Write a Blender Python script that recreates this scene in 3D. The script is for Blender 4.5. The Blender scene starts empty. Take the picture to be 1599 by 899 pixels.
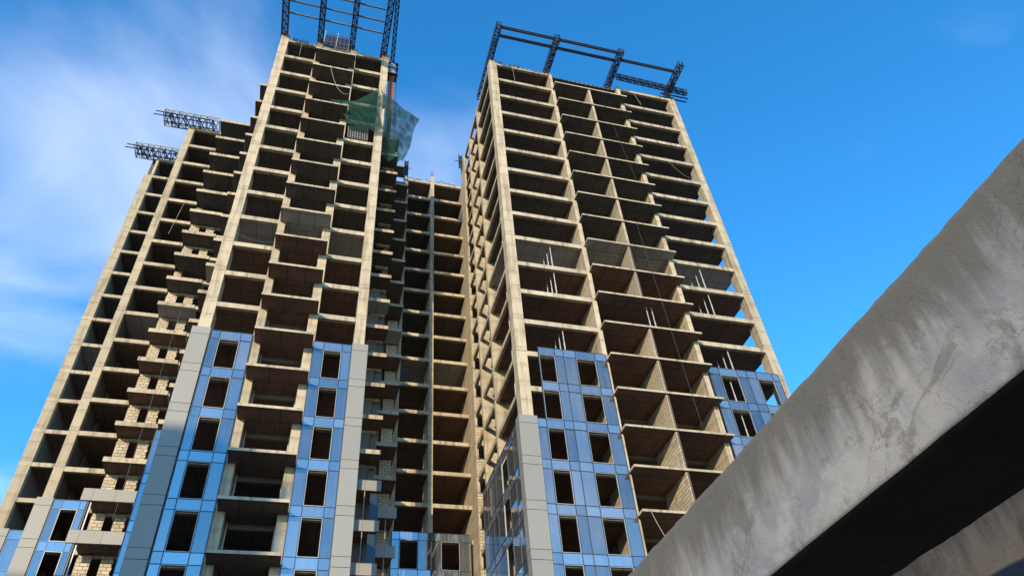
import bpy, bmesh, math, random
from mathutils import Matrix, Vector, Quaternion
random.seed(7)
rnd = random.Random(11)
scene = bpy.context.scene
COL = scene.collection

# ------------------------------------------------------------------ camera
S = 3.0            # one storey in metres; plan positions below are in storeys
Z0 = 23.770        # roof level of the towers above the camera, in storeys
EYE = 1.6
CAM_R = ((0.96331024, -0.25930049, -0.06925773), (0.12953225, 0.67517872, -0.72619218), (0.23506333, 0.69057726, 0.68399436))   # camera right, down, forward in the world
cam_d = bpy.data.cameras.new('camera'); cam = bpy.data.objects.new('camera', cam_d); COL.objects.link(cam)
r, d, f = (Vector(v) for v in CAM_R)
m = Matrix((r, -d, -f)).transposed().to_4x4(); m.translation = Vector((0, 0, EYE))
cam.matrix_world = m
cam_d.sensor_fit = 'HORIZONTAL'; cam_d.sensor_width = 36.0; cam_d.lens = 26.01
cam_d.clip_start = 0.1; cam_d.clip_end = 6000
scene.camera = cam

# ------------------------------------------------------------------ sky and sun
SUN_TRAVEL = Vector((0.50, 1.0, -0.30)).normalized()
to_sun = -SUN_TRAVEL
elev = math.asin(to_sun.z); azim = math.atan2(to_sun.x, to_sun.y)
world = bpy.data.worlds.new('World'); scene.world = world; world.use_nodes = True
nt = world.node_tree; nt.nodes.clear()
def N(nt, t, **kw):
    n = nt.nodes.new(t)
    for k, v in kw.items(): setattr(n, k, v)
    return n
def mth(nt, op, a, b=None, clamp=False):
    n = N(nt, 'ShaderNodeMath', operation=op); n.use_clamp = clamp
    for i, v in enumerate((a, b)):
        if v is None: continue
        if isinstance(v, (int, float)): n.inputs[i].default_value = v
        else: nt.links.new(v, n.inputs[i])
    return n.outputs[0]
def maprange(nt, v, a, b, c=0.0, e=1.0):
    n = N(nt, 'ShaderNodeMapRange', interpolation_type='SMOOTHSTEP')
    nt.links.new(v, n.inputs[0])
    for i, x in enumerate((a, b, c, e)): n.inputs[i + 1].default_value = x
    return n.outputs[0]
CLOUD_SEED = 9.3
out = N(nt, 'ShaderNodeOutputWorld'); bg = N(nt, 'ShaderNodeBackground')
sky = N(nt, 'ShaderNodeTexSky', sky_type='NISHITA', sun_disc=False)
sky.sun_elevation = elev; sky.sun_rotation = azim; sky.altitude = 50
sky.air_density = 0.8; sky.dust_density = 0.0; sky.ozone_density = 2.0
hsv = N(nt, 'ShaderNodeHueSaturation'); hsv.inputs['Saturation'].default_value = 1.32; hsv.inputs['Value'].default_value = 1.42
hsv.inputs['Hue'].default_value = 0.498
nt.links.new(sky.outputs[0], hsv.inputs['Color'])
tc = N(nt, 'ShaderNodeTexCoord'); sep = N(nt, 'ShaderNodeSeparateXYZ'); nt.links.new(tc.outputs['Generated'], sep.inputs[0])
zz = mth(nt, 'MAXIMUM', sep.outputs[2], 0.08)
px = mth(nt, 'DIVIDE', sep.outputs[0], zz); py = mth(nt, 'DIVIDE', sep.outputs[1], zz)
cmb = N(nt, 'ShaderNodeCombineXYZ'); nt.links.new(mth(nt, 'ADD', px, 0.07), cmb.inputs[0]); nt.links.new(mth(nt, 'ADD', py, -0.25), cmb.inputs[1]); cmb.inputs[2].default_value = CLOUD_SEED
n1 = N(nt, 'ShaderNodeTexNoise'); n1.inputs['Scale'].default_value = 2.2; n1.inputs['Detail'].default_value = 6; n1.inputs['Roughness'].default_value = 0.50; n1.inputs['Distortion'].default_value = 0.35
n2 = N(nt, 'ShaderNodeTexNoise'); n2.inputs['Scale'].default_value = 0.85; n2.inputs['Detail'].default_value = 2
for n_ in (n1, n2): nt.links.new(cmb.outputs[0], n_.inputs['Vector'])
fld = mth(nt, 'ADD', mth(nt, 'MULTIPLY', n1.outputs[0], 0.45), mth(nt, 'MULTIPLY', n2.outputs[0], 0.75))
fld = mth(nt, 'SUBTRACT', fld, mth(nt, 'MULTIPLY', px, 0.05))      # the cloud bank thickens towards -X
cmask = maprange(nt, fld, 0.59, 0.86)
mix = N(nt, 'ShaderNodeMix', data_type='RGBA'); mix.inputs[7].default_value = (3.5, 3.9, 4.8, 1)
nt.links.new(mth(nt, 'MULTIPLY', cmask, 0.62), mix.inputs[0]); nt.links.new(hsv.outputs[0], mix.inputs[6])
nt.links.new(mix.outputs[2], bg.inputs[0]); bg.inputs[1].default_value = 0.15
nt.links.new(bg.outputs[0], out.inputs[0])
sun_d = bpy.data.lights.new('sun', 'SUN'); sun_d.energy = 2.4; sun_d.angle = math.radians(0.5); sun_d.color = (1.0, 0.82, 0.57)
sun = bpy.data.objects.new('sun', sun_d); COL.objects.link(sun)
sun.rotation_mode = 'QUATERNION'; sun.rotation_quaternion = SUN_TRAVEL.to_track_quat('-Z', 'Y'); sun.location = (-60, -120, 120)
vs = scene.view_settings
vs.view_transform = 'Standard'; vs.look = 'None'; vs.exposure = 1.15; vs.gamma = 1.0; vs.use_curve_mapping = False
scene.render.engine = 'CYCLES'
scene.cycles.max_bounces = 8; scene.cycles.transparent_max_bounces = 12

# ------------------------------------------------------------------ materials
def new_mat(name):
    mt = bpy.data.materials.new(name); mt.use_nodes = True; t = mt.node_tree
    return mt, t, t.nodes['Principled BSDF']
def concrete(name, base, var=0.30, streak=0.45, rough=0.9, scale=1.0, bump=0.25, stain=(0.145, 0.112, 0.072), rand=0.22, joints=False, boards=False):
    mt, t, b = new_mat(name)
    geo = N(t, 'ShaderNodeNewGeometry')
    def noise(vec, sc, det=5, ro=0.6):
        n = N(t, 'ShaderNodeTexNoise'); n.inputs['Scale'].default_value = sc; n.inputs['Detail'].default_value = det; n.inputs['Roughness'].default_value = ro
        t.links.new(vec, n.inputs['Vector']); return n.outputs[0]
    mp = N(t, 'ShaderNodeMapping'); mp.inputs['Scale'].default_value = (2.6, 2.6, 0.22); t.links.new(geo.outputs['Position'], mp.inputs['Vector'])
    a = noise(geo.outputs['Position'], 0.55 * scale, 6); s = noise(mp.outputs[0], 1.0 * scale, 5); c = noise(geo.outputs['Position'], 6.0 * scale, 4)
    oi = N(t, 'ShaderNodeObjectInfo')
    v = mth(t, 'ADD', mth(t, 'MULTIPLY', mth(t, 'SUBTRACT', a, 0.5), var * 2.2), mth(t, 'MULTIPLY', mth(t, 'SUBTRACT', c, 0.5), var * 1.0))
    v = mth(t, 'ADD', v, mth(t, 'MULTIPLY', mth(t, 'SUBTRACT', oi.outputs['Random'], 0.5), rand))
    v = mth(t, 'ADD', v, 1.0)
    vm = N(t, 'ShaderNodeVectorMath', operation='SCALE'); vm.inputs[0].default_value = base; t.links.new(v, vm.inputs['Scale'])
    mx = N(t, 'ShaderNodeMix', data_type='RGBA'); mx.inputs[7].default_value = (*stain, 1)
    t.links.new(mth(t, 'MULTIPLY', maprange(t, s, 0.46, 0.70), streak), mx.inputs[0]); t.links.new(vm.outputs[0], mx.inputs[6])
    col_out = mx.outputs[2]
    if joints:      # staining along the pour joint of every lift
        sp_ = N(t, 'ShaderNodeSeparateXYZ'); t.links.new(geo.outputs['Position'], sp_.inputs[0])
        zf = mth(t, 'FRACT', mth(t, 'DIVIDE', mth(t, 'ADD', sp_.outputs[2], mth(t, 'MULTIPLY', a, 0.35)), 1.5))
        jm = mth(t, 'MULTIPLY', mth(t, 'MULTIPLY', maprange(t, zf, 0.62, 0.98), maprange(t, c, 0.35, 0.65)), 0.55)
        mj = N(t, 'ShaderNodeMix', data_type='RGBA'); mj.inputs[7].default_value = (0.15, 0.12, 0.085, 1)
        t.links.new(jm, mj.inputs[0]); t.links.new(col_out, mj.inputs[6]); col_out = mj.outputs[2]
    if boards:      # seams of the shuttering sheets
        sp_ = N(t, 'ShaderNodeSeparateXYZ'); t.links.new(geo.outputs['Position'], sp_.inputs[0]); ln = None
        for ax, w_ in ((0, 1.22), (1, 1.22)):
            fr_ = mth(t, 'FRACT', mth(t, 'DIVIDE', mth(t, 'ADD', sp_.outputs[ax], mth(t, 'MULTIPLY', oi.outputs['Random'], 1.1)), w_))
            l_ = mth(t, 'LESS_THAN', fr_, 0.05); ln = l_ if ln is None else mth(t, 'MAXIMUM', ln, l_)
        mj = N(t, 'ShaderNodeMix', data_type='RGBA'); mj.inputs[7].default_value = (base[0] * 0.35, base[1] * 0.35, base[2] * 0.35, 1)
        t.links.new(mth(t, 'MULTIPLY', ln, 0.75), mj.inputs[0]); t.links.new(col_out, mj.inputs[6]); col_out = mj.outputs[2]
    t.links.new(col_out, b.inputs['Base Color'])
    b.inputs['Roughness'].default_value = rough; b.inputs['Specular IOR Level'].default_value = 0.25
    bp = N(t, 'ShaderNodeBump'); bp.inputs['Strength'].default_value = bump; bp.inputs['Distance'].default_value = 0.02
    t.links.new(mth(t, 'ADD', c, mth(t, 'MULTIPLY', s, 0.6)), bp.inputs['Height']); t.links.new(bp.outputs[0], b.inputs['Normal'])
    return mt
M = {}
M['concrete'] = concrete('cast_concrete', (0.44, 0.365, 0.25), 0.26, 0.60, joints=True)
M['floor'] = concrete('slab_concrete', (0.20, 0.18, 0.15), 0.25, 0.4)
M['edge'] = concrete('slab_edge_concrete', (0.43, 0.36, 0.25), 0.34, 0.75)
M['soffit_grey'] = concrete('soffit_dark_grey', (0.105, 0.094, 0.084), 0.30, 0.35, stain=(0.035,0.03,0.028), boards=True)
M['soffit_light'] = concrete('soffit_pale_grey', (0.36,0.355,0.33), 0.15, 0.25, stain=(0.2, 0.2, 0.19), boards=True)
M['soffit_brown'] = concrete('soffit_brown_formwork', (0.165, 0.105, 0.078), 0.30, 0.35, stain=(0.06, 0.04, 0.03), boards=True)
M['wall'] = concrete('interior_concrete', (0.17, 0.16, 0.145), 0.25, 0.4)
M['shaded_wall'] = concrete('shaded_fin_concrete', (0.095, 0.092, 0.09), 0.3, 0.4)  # same concrete darkened: shade on the wing's inner fin faces put into the colour
M['block'] = concrete('aerated_block', (0.48, 0.40, 0.275), 0.16, 0.15, rand=0.30, bump=0.4)
M['mortar'] = concrete('mortar', (0.10, 0.085, 0.065), 0.2, 0.2)
M['ground'] = concrete('ground_earth', (0.12, 0.10, 0.08), 0.4, 0.2, scale=0.3)
M['neighbour'] = concrete('painted_render', (0.36, 0.33, 0.29), 0.15, 0.3)
def plaster(nm='weathered_plaster', f_=1.0):
    mt, t, b = new_mat(nm); geo = N(t, 'ShaderNodeNewGeometry'); P_ = geo.outputs['Position']
    def noise(sc, det=6, ro=0.6, vec=None, dist=0.0):
        n = N(t, 'ShaderNodeTexNoise'); n.inputs['Scale'].default_value = sc; n.inputs['Detail'].default_value = det; n.inputs['Roughness'].default_value = ro; n.inputs['Distortion'].default_value = dist
        t.links.new(vec or P_, n.inputs['Vector']); return n.outputs[0]
    mp = N(t, 'ShaderNodeMapping'); mp.inputs['Scale'].default_value = (5.0, 5.0, 0.7); t.links.new(P_, mp.inputs['Vector'])
    big = noise(0.75, 6, 0.62, dist=0.6); mid = noise(3.2, 6, 0.65); fine = noise(85, 5, 0.75); run = noise(1.0, 5, 0.6, mp.outputs[0])
    def mixc(fac, a_, col):
        m_ = N(t, 'ShaderNodeMix', data_type='RGBA'); t.links.new(fac, m_.inputs[0])
        if isinstance(a_, tuple): m_.inputs[6].default_value = (*a_, 1)
        else: t.links.new(a_, m_.inputs[6])
        m_.inputs[7].default_value = (*col, 1); return m_.outputs[2]
    c = mixc(maprange(t, big, 0.40, 0.62), (0.38, 0.345, 0.295), (0.265, 0.255, 0.245))
    c = mixc(mth(t, 'MULTIPLY', maprange(t, mid, 0.48, 0.68), 0.7), c, (0.43, 0.405, 0.37))
    sp_ = N(t, 'ShaderNodeSeparateXYZ'); t.links.new(P_, sp_.inputs[0])
    topm = maprange(t, mth(t, 'ADD', sp_.outputs[2], mth(t, 'MULTIPLY', mth(t, 'SUBTRACT', run, 0.5), 1.6)), 4.70, 5.45)   # run-off grime below the open top edge
    c = mixc(mth(t, 'MULTIPLY', topm, 0.88), c, (0.13, 0.115, 0.09))
    pt = mth(t, 'MULTIPLY', maprange(t, noise(1.15, 7, 0.7, dist=1.2), 0.53, 0.62), 0.62)
    c = mixc(pt, c, (0.16, 0.14, 0.11))
    rg = N(t, 'ShaderNodeMath', operation='ABSOLUTE'); t.links.new(mth(t, 'SUBTRACT', noise(0.9, 8, 0.62, dist=0.4), 0.5), rg.inputs[0])
    ck = mth(t, 'MULTIPLY', mth(t, 'SUBTRACT', 1.0, maprange(t, rg.outputs[0], 0.0, 0.006)), 0.45)
    c = mixc(ck, c, (0.07, 0.06, 0.05))
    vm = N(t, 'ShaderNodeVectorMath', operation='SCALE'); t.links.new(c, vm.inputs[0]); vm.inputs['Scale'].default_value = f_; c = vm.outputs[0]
    t.links.new(c, b.inputs['Base Color']); b.inputs['Roughness'].default_value = 0.88; b.inputs['Specular IOR Level'].default_value = 0.25
    h_ = mth(t, 'ADD', mth(t, 'MULTIPLY', fine, 0.5), mth(t, 'MULTIPLY', mth(t, 'ADD', mid, noise(14, 6, 0.7)), 0.35))
    bp = N(t, 'ShaderNodeBump'); bp.inputs['Strength'].default_value = 0.55; bp.inputs['Distance'].default_value = 0.03
    t.links.new(h_, bp.inputs['Height']); t.links.new(bp.outputs[0], b.inputs['Normal']); return mt
M['plaster'] = plaster(); M['plaster_shaded'] = plaster('shaded_plaster', 0.42)  # second one is the same plaster scaled down, painting shade on the far wall
M['shaded_soffit'] = concrete('shaded_beam_soffit', (0.035, 0.033, 0.032), 0.4, 0.4, stain=(0.015, 0.015, 0.015), rand=0.0)  # near-black colour paints the deep shade under the foreground beam
def simple(name, col, rough=0.5, metal=0.0, var=0.12, scale=3.0, rand=0.1, spec=0.5):
    mt, t, b = new_mat(name)
    geo = N(t, 'ShaderNodeNewGeometry'); n = N(t, 'ShaderNodeTexNoise'); n.inputs['Scale'].default_value = scale; n.inputs['Detail'].default_value = 4
    t.links.new(geo.outputs['Position'], n.inputs['Vector']); oi = N(t, 'ShaderNodeObjectInfo')
    v = mth(t, 'ADD', mth(t, 'MULTIPLY', mth(t, 'SUBTRACT', n.outputs[0], 0.5), var * 2), mth(t, 'MULTIPLY', mth(t, 'SUBTRACT', oi.outputs['Random'], 0.5), rand))
    v = mth(t, 'ADD', v, 1.0)
    vm = N(t, 'ShaderNodeVectorMath', operation='SCALE'); vm.inputs[0].default_value = col; t.links.new(v, vm.inputs['Scale'])
    t.links.new(vm.outputs[0], b.inputs['Base Color'])
    b.inputs['Roughness'].default_value = rough; b.inputs['Metallic'].default_value = metal; b.inputs['Specular IOR Level'].default_value = spec
    return mt
M['acp'] = simple('grey_composite_panel', (0.25, 0.24, 0.21), 0.55, 0.1, 0.05, 0.8, 0.08, spec=0.3)
M['mullion'] = simple('dark_mullion', (0.035, 0.05, 0.07), 0.4, 0.4, 0.1)
M['alu'] = simple('pale_window_frame', (0.42, 0.42, 0.41), 0.4, 0.2)
M['steel_dark'] = simple('dark_painted_steel', (0.045, 0.05, 0.06), 0.55, 0.3, 0.3, 6.0)
M['steel_navy'] = simple('navy_painted_steel', (0.035, 0.045, 0.075), 0.55, 0.2, 0.3, 6.0)
M['steel_pale'] = simple('galvanised_steel', (0.30, 0.32, 0.31), 0.55, 0.0, 0.3, 6.0)
M['rust'] = simple('red_oxide_steel', (0.26, 0.075, 0.035), 0.75, 0.0, 0.4, 5.0)
M['steel_mid'] = simple('grey_painted_steel', (0.13, 0.145, 0.165), 0.5, 0.2, 0.3, 6.0)
M['white_steel'] = simple('white_painted_steel', (0.45, 0.44, 0.42), 0.5, 0.0, 0.15)
M['rope'] = simple('pale_rope', (0.34, 0.31, 0.26), 0.8)
M['dark_sheet'] = simple('dark_sheet', (0.012, 0.014, 0.022), 0.6)
M['dark_glass'] = simple('dark_window', (0.03, 0.035, 0.04), 0.1)
def glass(name, tint, refl, opaque):
    mt = bpy.data.materials.new(name); mt.use_nodes = True; t = mt.node_tree; t.nodes.clear()
    o = N(t, 'ShaderNodeOutputMaterial'); g = N(t, 'ShaderNodeBsdfGlossy'); g.inputs['Color'].default_value = (*refl, 1); g.inputs['Roughness'].default_value = 0.015
    if opaque:
        tr = N(t, 'ShaderNodeBsdfDiffuse')
    else:
        tr = N(t, 'ShaderNodeBsdfTransparent')
    tr.inputs['Color'].default_value = (*tint, 1)
    fr = N(t, 'ShaderNodeFresnel'); fr.inputs['IOR'].default_value = 1.5
    fac = mth(t, 'ADD', mth(t, 'MULTIPLY', fr.outputs[0], 0.9), 0.42, True)
    oi0 = N(t, 'ShaderNodeObjectInfo'); vm = N(t, 'ShaderNodeVectorMath', operation='SCALE'); vm.inputs[0].default_value = refl     # each sealed unit has its own coating strength
    t.links.new(mth(t, 'ADD', mth(t, 'MULTIPLY', oi0.outputs['Random'], 0.45), 0.75), vm.inputs['Scale']); t.links.new(vm.outputs[0], g.inputs['Color'])
    mx = N(t, 'ShaderNodeMixShader'); t.links.new(fac, mx.inputs[0]); t.links.new(tr.outputs[0], mx.inputs[1]); t.links.new(g.outputs[0], mx.inputs[2])
    geo = N(t, 'ShaderNodeNewGeometry'); n = N(t, 'ShaderNodeTexNoise'); n.inputs['Scale'].default_value = 0.35; n.inputs['Detail'].default_value = 4; t.links.new(geo.outputs['Position'], n.inputs['Vector'])
    mp = N(t, 'ShaderNodeMapping'); mp.inputs['Scale'].default_value = (6, 6, 0.5); t.links.new(geo.outputs['Position'], mp.inputs['Vector'])
    n3 = N(t, 'ShaderNodeTexNoise'); n3.inputs['Scale'].default_value = 0.8; n3.inputs['Detail'].default_value = 3; t.links.new(mp.outputs[0], n3.inputs['Vector'])
    oi = N(t, 'ShaderNodeObjectInfo'); df = N(t, 'ShaderNodeBsdfDiffuse'); df.inputs['Color'].default_value = (0.42, 0.43, 0.42, 1)
    refl_veil = mth(t, 'ADD', mth(t, 'MULTIPLY', mth(t, 'MULTIPLY', n.outputs[0], n3.outputs[0]), 0.34), mth(t, 'MULTIPLY', oi.outputs['Random'], 0.10))  # pale veil mixed into the colour, standing in for whiter sky reflections
    md = N(t, 'ShaderNodeMixShader'); t.links.new(refl_veil, md.inputs[0]); t.links.new(mx.outputs[0], md.inputs[1]); t.links.new(df.outputs[0], md.inputs[2])
    bp = N(t, 'ShaderNodeBump'); bp.inputs['Strength'].default_value = 0.05; bp.inputs['Distance'].default_value = 0.05; t.links.new(n.outputs[0], bp.inputs['Height']); t.links.new(bp.outputs[0], g.inputs['Normal'])
    t.links.new(md.outputs[0], o.inputs[0]); return mt
M['glass'] = glass('blue_reflective_glass', (0.14, 0.24, 0.34), (0.70, 0.66, 0.63), False)
M['spandrel'] = glass('blue_spandrel_glass', (0.03, 0.06, 0.10), (0.76, 0.73, 0.71), True)
def net_mat():
    mt = bpy.data.materials.new('green_safety_net'); mt.use_nodes = True; t = mt.node_tree; t.nodes.clear()
    o = N(t, 'ShaderNodeOutputMaterial'); df = N(t, 'ShaderNodeBsdfDiffuse'); df.inputs['Color'].default_value = (0.03, 0.085, 0.068, 1)
    tl = N(t, 'ShaderNodeBsdfTranslucent'); tl.inputs['Color'].default_value = (0.04, 0.13, 0.105, 1); tp = N(t, 'ShaderNodeBsdfTransparent')
    a = N(t, 'ShaderNodeMixShader'); a.inputs[0].default_value = 0.45; t.links.new(df.outputs[0], a.inputs[1]); t.links.new(tl.outputs[0], a.inputs[2])
    geo = N(t, 'ShaderNodeNewGeometry'); n = N(t, 'ShaderNodeTexNoise'); n.inputs['Scale'].default_value = 1.3; t.links.new(geo.outputs['Position'], n.inputs['Vector'])
    b2 = N(t, 'ShaderNodeMixShader'); t.links.new(maprange(t, n.outputs[0], 0.3, 0.7, 0.10, 0.42), b2.inputs[0]); t.links.new(a.outputs[0], b2.inputs[1]); t.links.new(tp.outputs[0], b2.inputs[2])
    t.links.new(b2.outputs[0], o.inputs[0]); return mt
M['net'] = net_mat()
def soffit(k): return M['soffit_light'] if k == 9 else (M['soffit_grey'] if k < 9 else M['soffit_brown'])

# ------------------------------------------------------------------ helpers
def W(X, Y, k): return Vector((X * S, Y * S, EYE + (Z0 - k) * S))      # plan in storeys, k storeys below roof level -> metres
def abs_loc(o):
    v = Vector(o.location)
    while o.parent: o = o.parent; v += Vector(o.location)
    return v
def tag(o, label=None, cat=None, group=None, kind=None):
    if label: o['label'] = label
    if cat: o['category'] = cat
    if group: o['group'] = group
    if kind: o['kind'] = kind
    return o
def thing(name, loc, label, cat, group=None):
    o = bpy.data.objects.new(name, None); o.location = loc; o.empty_display_size = 0.5; COL.objects.link(o)
    return tag(o, label, cat, group)
def link(name, me, parent, loc):
    o = bpy.data.objects.new(name, me); COL.objects.link(o)
    if parent is not None: o.parent = parent; loc = Vector(loc) - abs_loc(parent)
    o.location = loc
    return o
CACHE = {}
def box_mesh(dx, dy, dz, mats):
    key = (round(dx, 3), round(dy, 3), round(dz, 3), tuple(mm.name for mm in mats))
    if key in CACHE: return CACHE[key]
    x, y, z = dx / 2, dy / 2, dz / 2
    v = [(-x,-y,-z),(x,-y,-z),(x,y,-z),(-x,y,-z),(-x,-y,z),(x,-y,z),(x,y,z),(-x,y,z)]
    fc = [(3,2,1,0),(4,5,6,7),(0,1,5,4),(1,2,6,5),(2,3,7,6),(3,0,4,7)]
    me = bpy.data.meshes.new('box'); me.from_pydata(v, [], fc)
    for mm in mats: me.materials.append(mm)
    if len(mats) > 1: me.polygons[0].material_index = 1
    me.update(); CACHE[key] = me; return me
def box(name, parent, X0, X1, Y0, Y1, k0, k1, *mats):
    a = W(X0, Y0, k1); b = W(X1, Y1, k0); dv = b - a
    return link(name, box_mesh(dv.x, dv.y, dv.z, mats), parent, (a + b) / 2)
class MB:
    def __init__(self): self.v = []; self.f = []
    def box(self, a, b):
        i = len(self.v); (x0, y0, z0), (x1, y1, z1) = a, b
        self.v += [(x0,y0,z0),(x1,y0,z0),(x1,y1,z0),(x0,y1,z0),(x0,y0,z1),(x1,y0,z1),(x1,y1,z1),(x0,y1,z1)]
        self.f += [tuple(i + j for j in q) for q in ((3,2,1,0),(4,5,6,7),(0,1,5,4),(1,2,6,5),(2,3,7,6),(3,0,4,7))]
    def bar(self, p, q, t, t2=None):
        p, q = Vector(p), Vector(q); dv = (q - p)
        if dv.length < 1e-6: return
        dn = dv.normalized(); up = Vector((0, 0, 1)) if abs(dn.z) < 0.95 else Vector((1, 0, 0))
        s = dn.cross(up).normalized() * t / 2; u = s.cross(dn).normalized() * (t2 or t) / 2; i = len(self.v)
        for e in (p, q):
            self.v += [tuple(e - s - u), tuple(e + s - u), tuple(e + s + u), tuple(e - s + u)]
        self.f += [tuple(i + j for j in z) for z in ((3,2,1,0),(4,5,6,7),(0,1,5,4),(1,2,6,5),(2,3,7,6),(3,0,4,7))]
    def build(self, name, mat, parent=None, origin=None):
        if origin is None: origin = Vector((sum(p[0] for p in self.v), sum(p[1] for p in self.v), sum(p[2] for p in self.v))) / len(self.v)
        origin = Vector(origin)
        me = bpy.data.meshes.new(name); me.from_pydata([tuple(Vector(p) - origin) for p in self.v], [], self.f); me.materials.append(mat)
        bm = bmesh.new(); bm.from_mesh(me); bmesh.ops.recalc_face_normals(bm, faces=bm.faces); bm.to_mesh(me); bm.free(); me.update()
        return link(name, me, parent, origin)
KB = 24            # lowest level that is built
def column(parent, X0, X1, Y0, Y1, kt, kb=KB, mat='concrete', name='column', step=1.0):
    """cast in storey-high lifts: each lift a few millimetres off the last, with an open joint between them"""
    mb = MB(); ks = [kt]; k = math.floor(kt) + 1
    while k < kb: ks.append(k + 0.02); k += step
    ks.append(kb)
    for a, b in zip(ks[:-1], ks[1:]):
        o = [rnd.uniform(-0.012, 0.012) for _ in range(4)]
        p = W(X0, Y0, b); q = W(X1, Y1, a)
        mb.box((p.x + o[0], p.y + o[1], p.z + 0.015), (q.x + o[2], q.y + o[3], q.z - 0.015))
        if b != kb: mb.box((p.x + 0.03, p.y + 0.03, p.z - 0.016), (q.x - 0.03, q.y - 0.03, p.z + 0.016))
    return mb.build(name, M[mat], parent)
BL, BH, JT = 0.45, 0.22, 0.034
def block_wall(parent, axis, a0, a1, c, thick, kb, h, single=True):
    """blocks laid in running bond on the floor of level kb, h storeys high. axis X: face towards -Y at c; axis Y: face towards -X at c"""
    A0, A1 = a0 * S, a1 * S; zb = W(0, 0, kb).z; H = h * S; C = c * S
    def P(u0, u1, d0, d1, z0, z1):
        return ((u0, C + d0, z0), (u1, C + d1, z1)) if axis == 'X' else ((C + d0, u0, z0), (C + d1, u1, z1))
    mb = MB(); mb.box(*P(A0 + 0.02, A1 - 0.02, 0.02, thick * S, zb, zb + H)); back = mb.build('block_wall', M['mortar'], parent)
    sm = MB(); nrow = max(1, int(H / (BH + JT))); 
    for r_ in range(nrow):
        z0 = zb + r_ * (BH + JT) + JT; u = A0 - (BL + JT) * (0.5 if r_ % 2 else 0.0) 
        while u < A1 - 0.03:
            s0, s1 = max(u, A0), min(u + BL, A1)
            if s1 - s0 > 0.07:
                pr = rnd.uniform(0, 0.012)
                if single:
                    dx = round(s1 - s0, 2); a, b = P(s0, s0 + dx, -pr, 0.06, z0, z0 + BH)
                    dv = Vector(b) - Vector(a)
                    me = box_mesh(round(dv.x, 2) if axis == 'X' else 0.07, 0.07 if axis == 'X' else round(dv.y, 2), BH, (M['block'],))
                    link('brick', me, back, (Vector(a) + Vector(b)) / 2)
                else: sm.box(*P(s0, s1, -pr, 0.06, z0, z0 + BH))
            u += BL + JT
    if not single and sm.v: tag(sm.build('brickwork', M['block'], back), kind='stuff')
    return back
def curtain(parent, axis, c, cols, kt, kb, rows0=None, missing=()):
    """cols: (a0, a1, kind) with kind g = glass, w = open window hole with a pale frame. The outer face is at c, facing -Y (axis X) or -X (axis Y)"""
    def P(u0, u1, d0, d1, k0, k1):
        if axis == 'X': a = W(u0, c, k1); b = W(u1, c, k0); return (a.x, a.y + d0, a.z), (b.x, b.y + d1, b.z)
        a = W(c, u0, k1); b = W(c, u1, k0); return (a.x + d0, a.y, a.z), (b.x + d1, b.y, b.z)
    mt = 0.016; fr = MB(); us = sorted({round(x, 3) for a, b, _ in cols for x in (a, b)})
    lv = []; n = kt
    while n <= kb: lv.append((n, n - 0.12, n + 0.10, 'spandrel')); lv.append((n, n + 0.10, n + 0.88, 'vision')); n += 1
    for u in us: fr.box(*P(u - mt / 2, u + mt / 2, -0.012, 0.10, kt - 0.12, lv[-1][2]))
    for (n, k0, k1, ty) in lv:
        for u0, u1 in zip(us[:-1], us[1:]): fr.box(*P(u0 + mt / 2, u1 - mt / 2, -0.009, 0.09, k0 - 0.0055, k0 + 0.0055))
    frame = fr.build('mullion_frame', M['mullion'], parent)
    for (n, k0, k1, ty) in lv:
        for (u0, u1, kd) in cols:
            if (n, round(u0, 3)) in missing: continue
            a, b = P(u0 + mt / 2, u1 - mt / 2, 0.015, 0.030, k0 + 0.006, k1 - 0.006)
            if ty == 'vision' and kd == 'w':
                wf = MB(); t_ = 0.009
                for q in ((u0 + mt/2, u0 + mt/2 + t_, k0 + 0.007, k1 - 0.007), (u1 - mt/2 - t_, u1 - mt/2, k0 + 0.007, k1 - 0.007), (u0 + mt/2 + t_, u1 - mt/2 - t_, k0 + 0.007, k0 + 0.007 + t_), (u0 + mt/2 + t_, u1 - mt/2 - t_, k1 - 0.007 - t_, k1 - 0.007)):
                    wf.box(*P(q[0], q[1], -0.004, 0.08, q[2], q[3]))
                wf.build('window_frame', M['alu'], frame)
            else:
                a, b = Vector(a), Vector(b); dv = b - a
                o = link('spandrel_panel' if ty == 'spandrel' else 'glass_pane', box_mesh(dv.x, dv.y, dv.z, (M['spandrel' if ty == 'spandrel' else 'glass'],)), frame, (a + b) / 2)
                o.rotation_euler = (rnd.gauss(0, 0.006), 0, rnd.gauss(0, 0.006))
    return frame
def pilaster(parent, X0, X1, Y0, Y1, kt, kb):
    """composite cladding round a column: a tall panel and a short one for each storey, open joints between"""
    n = kt; g = 0.005
    while n <= kb:
        box('cladding_panel', parent, X0, X1, Y0, Y1, n - 0.15 + g, n + 0.05 - g, M['acp'])
        box('cladding_panel', parent, X0, X1, Y0, Y1, n + 0.05 + g, n + 0.85 - g, M['acp']); n += 1
def prop(X, Y, k, label, group):
    """telescopic steel prop from the floor below up to the soffit of level k"""
    a = W(X, Y, k + 0.998); b = W(X, Y, k + 0.052); mb = MB()
    mb.bar(a, (a + b) / 2, 0.075); mb.bar((a + b) / 2, b, 0.055)
    mb.box((a.x - 0.08, a.y - 0.08, a.z), (a.x + 0.08, a.y + 0.08, a.z + 0.015)); mb.box((b.x - 0.08, b.y - 0.08, b.z - 0.015), (b.x + 0.08, b.y + 0.08, b.z))
    o = mb.build('steel_prop', M['white_steel'], None, a); return tag(o, label, 'prop', group)
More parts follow.
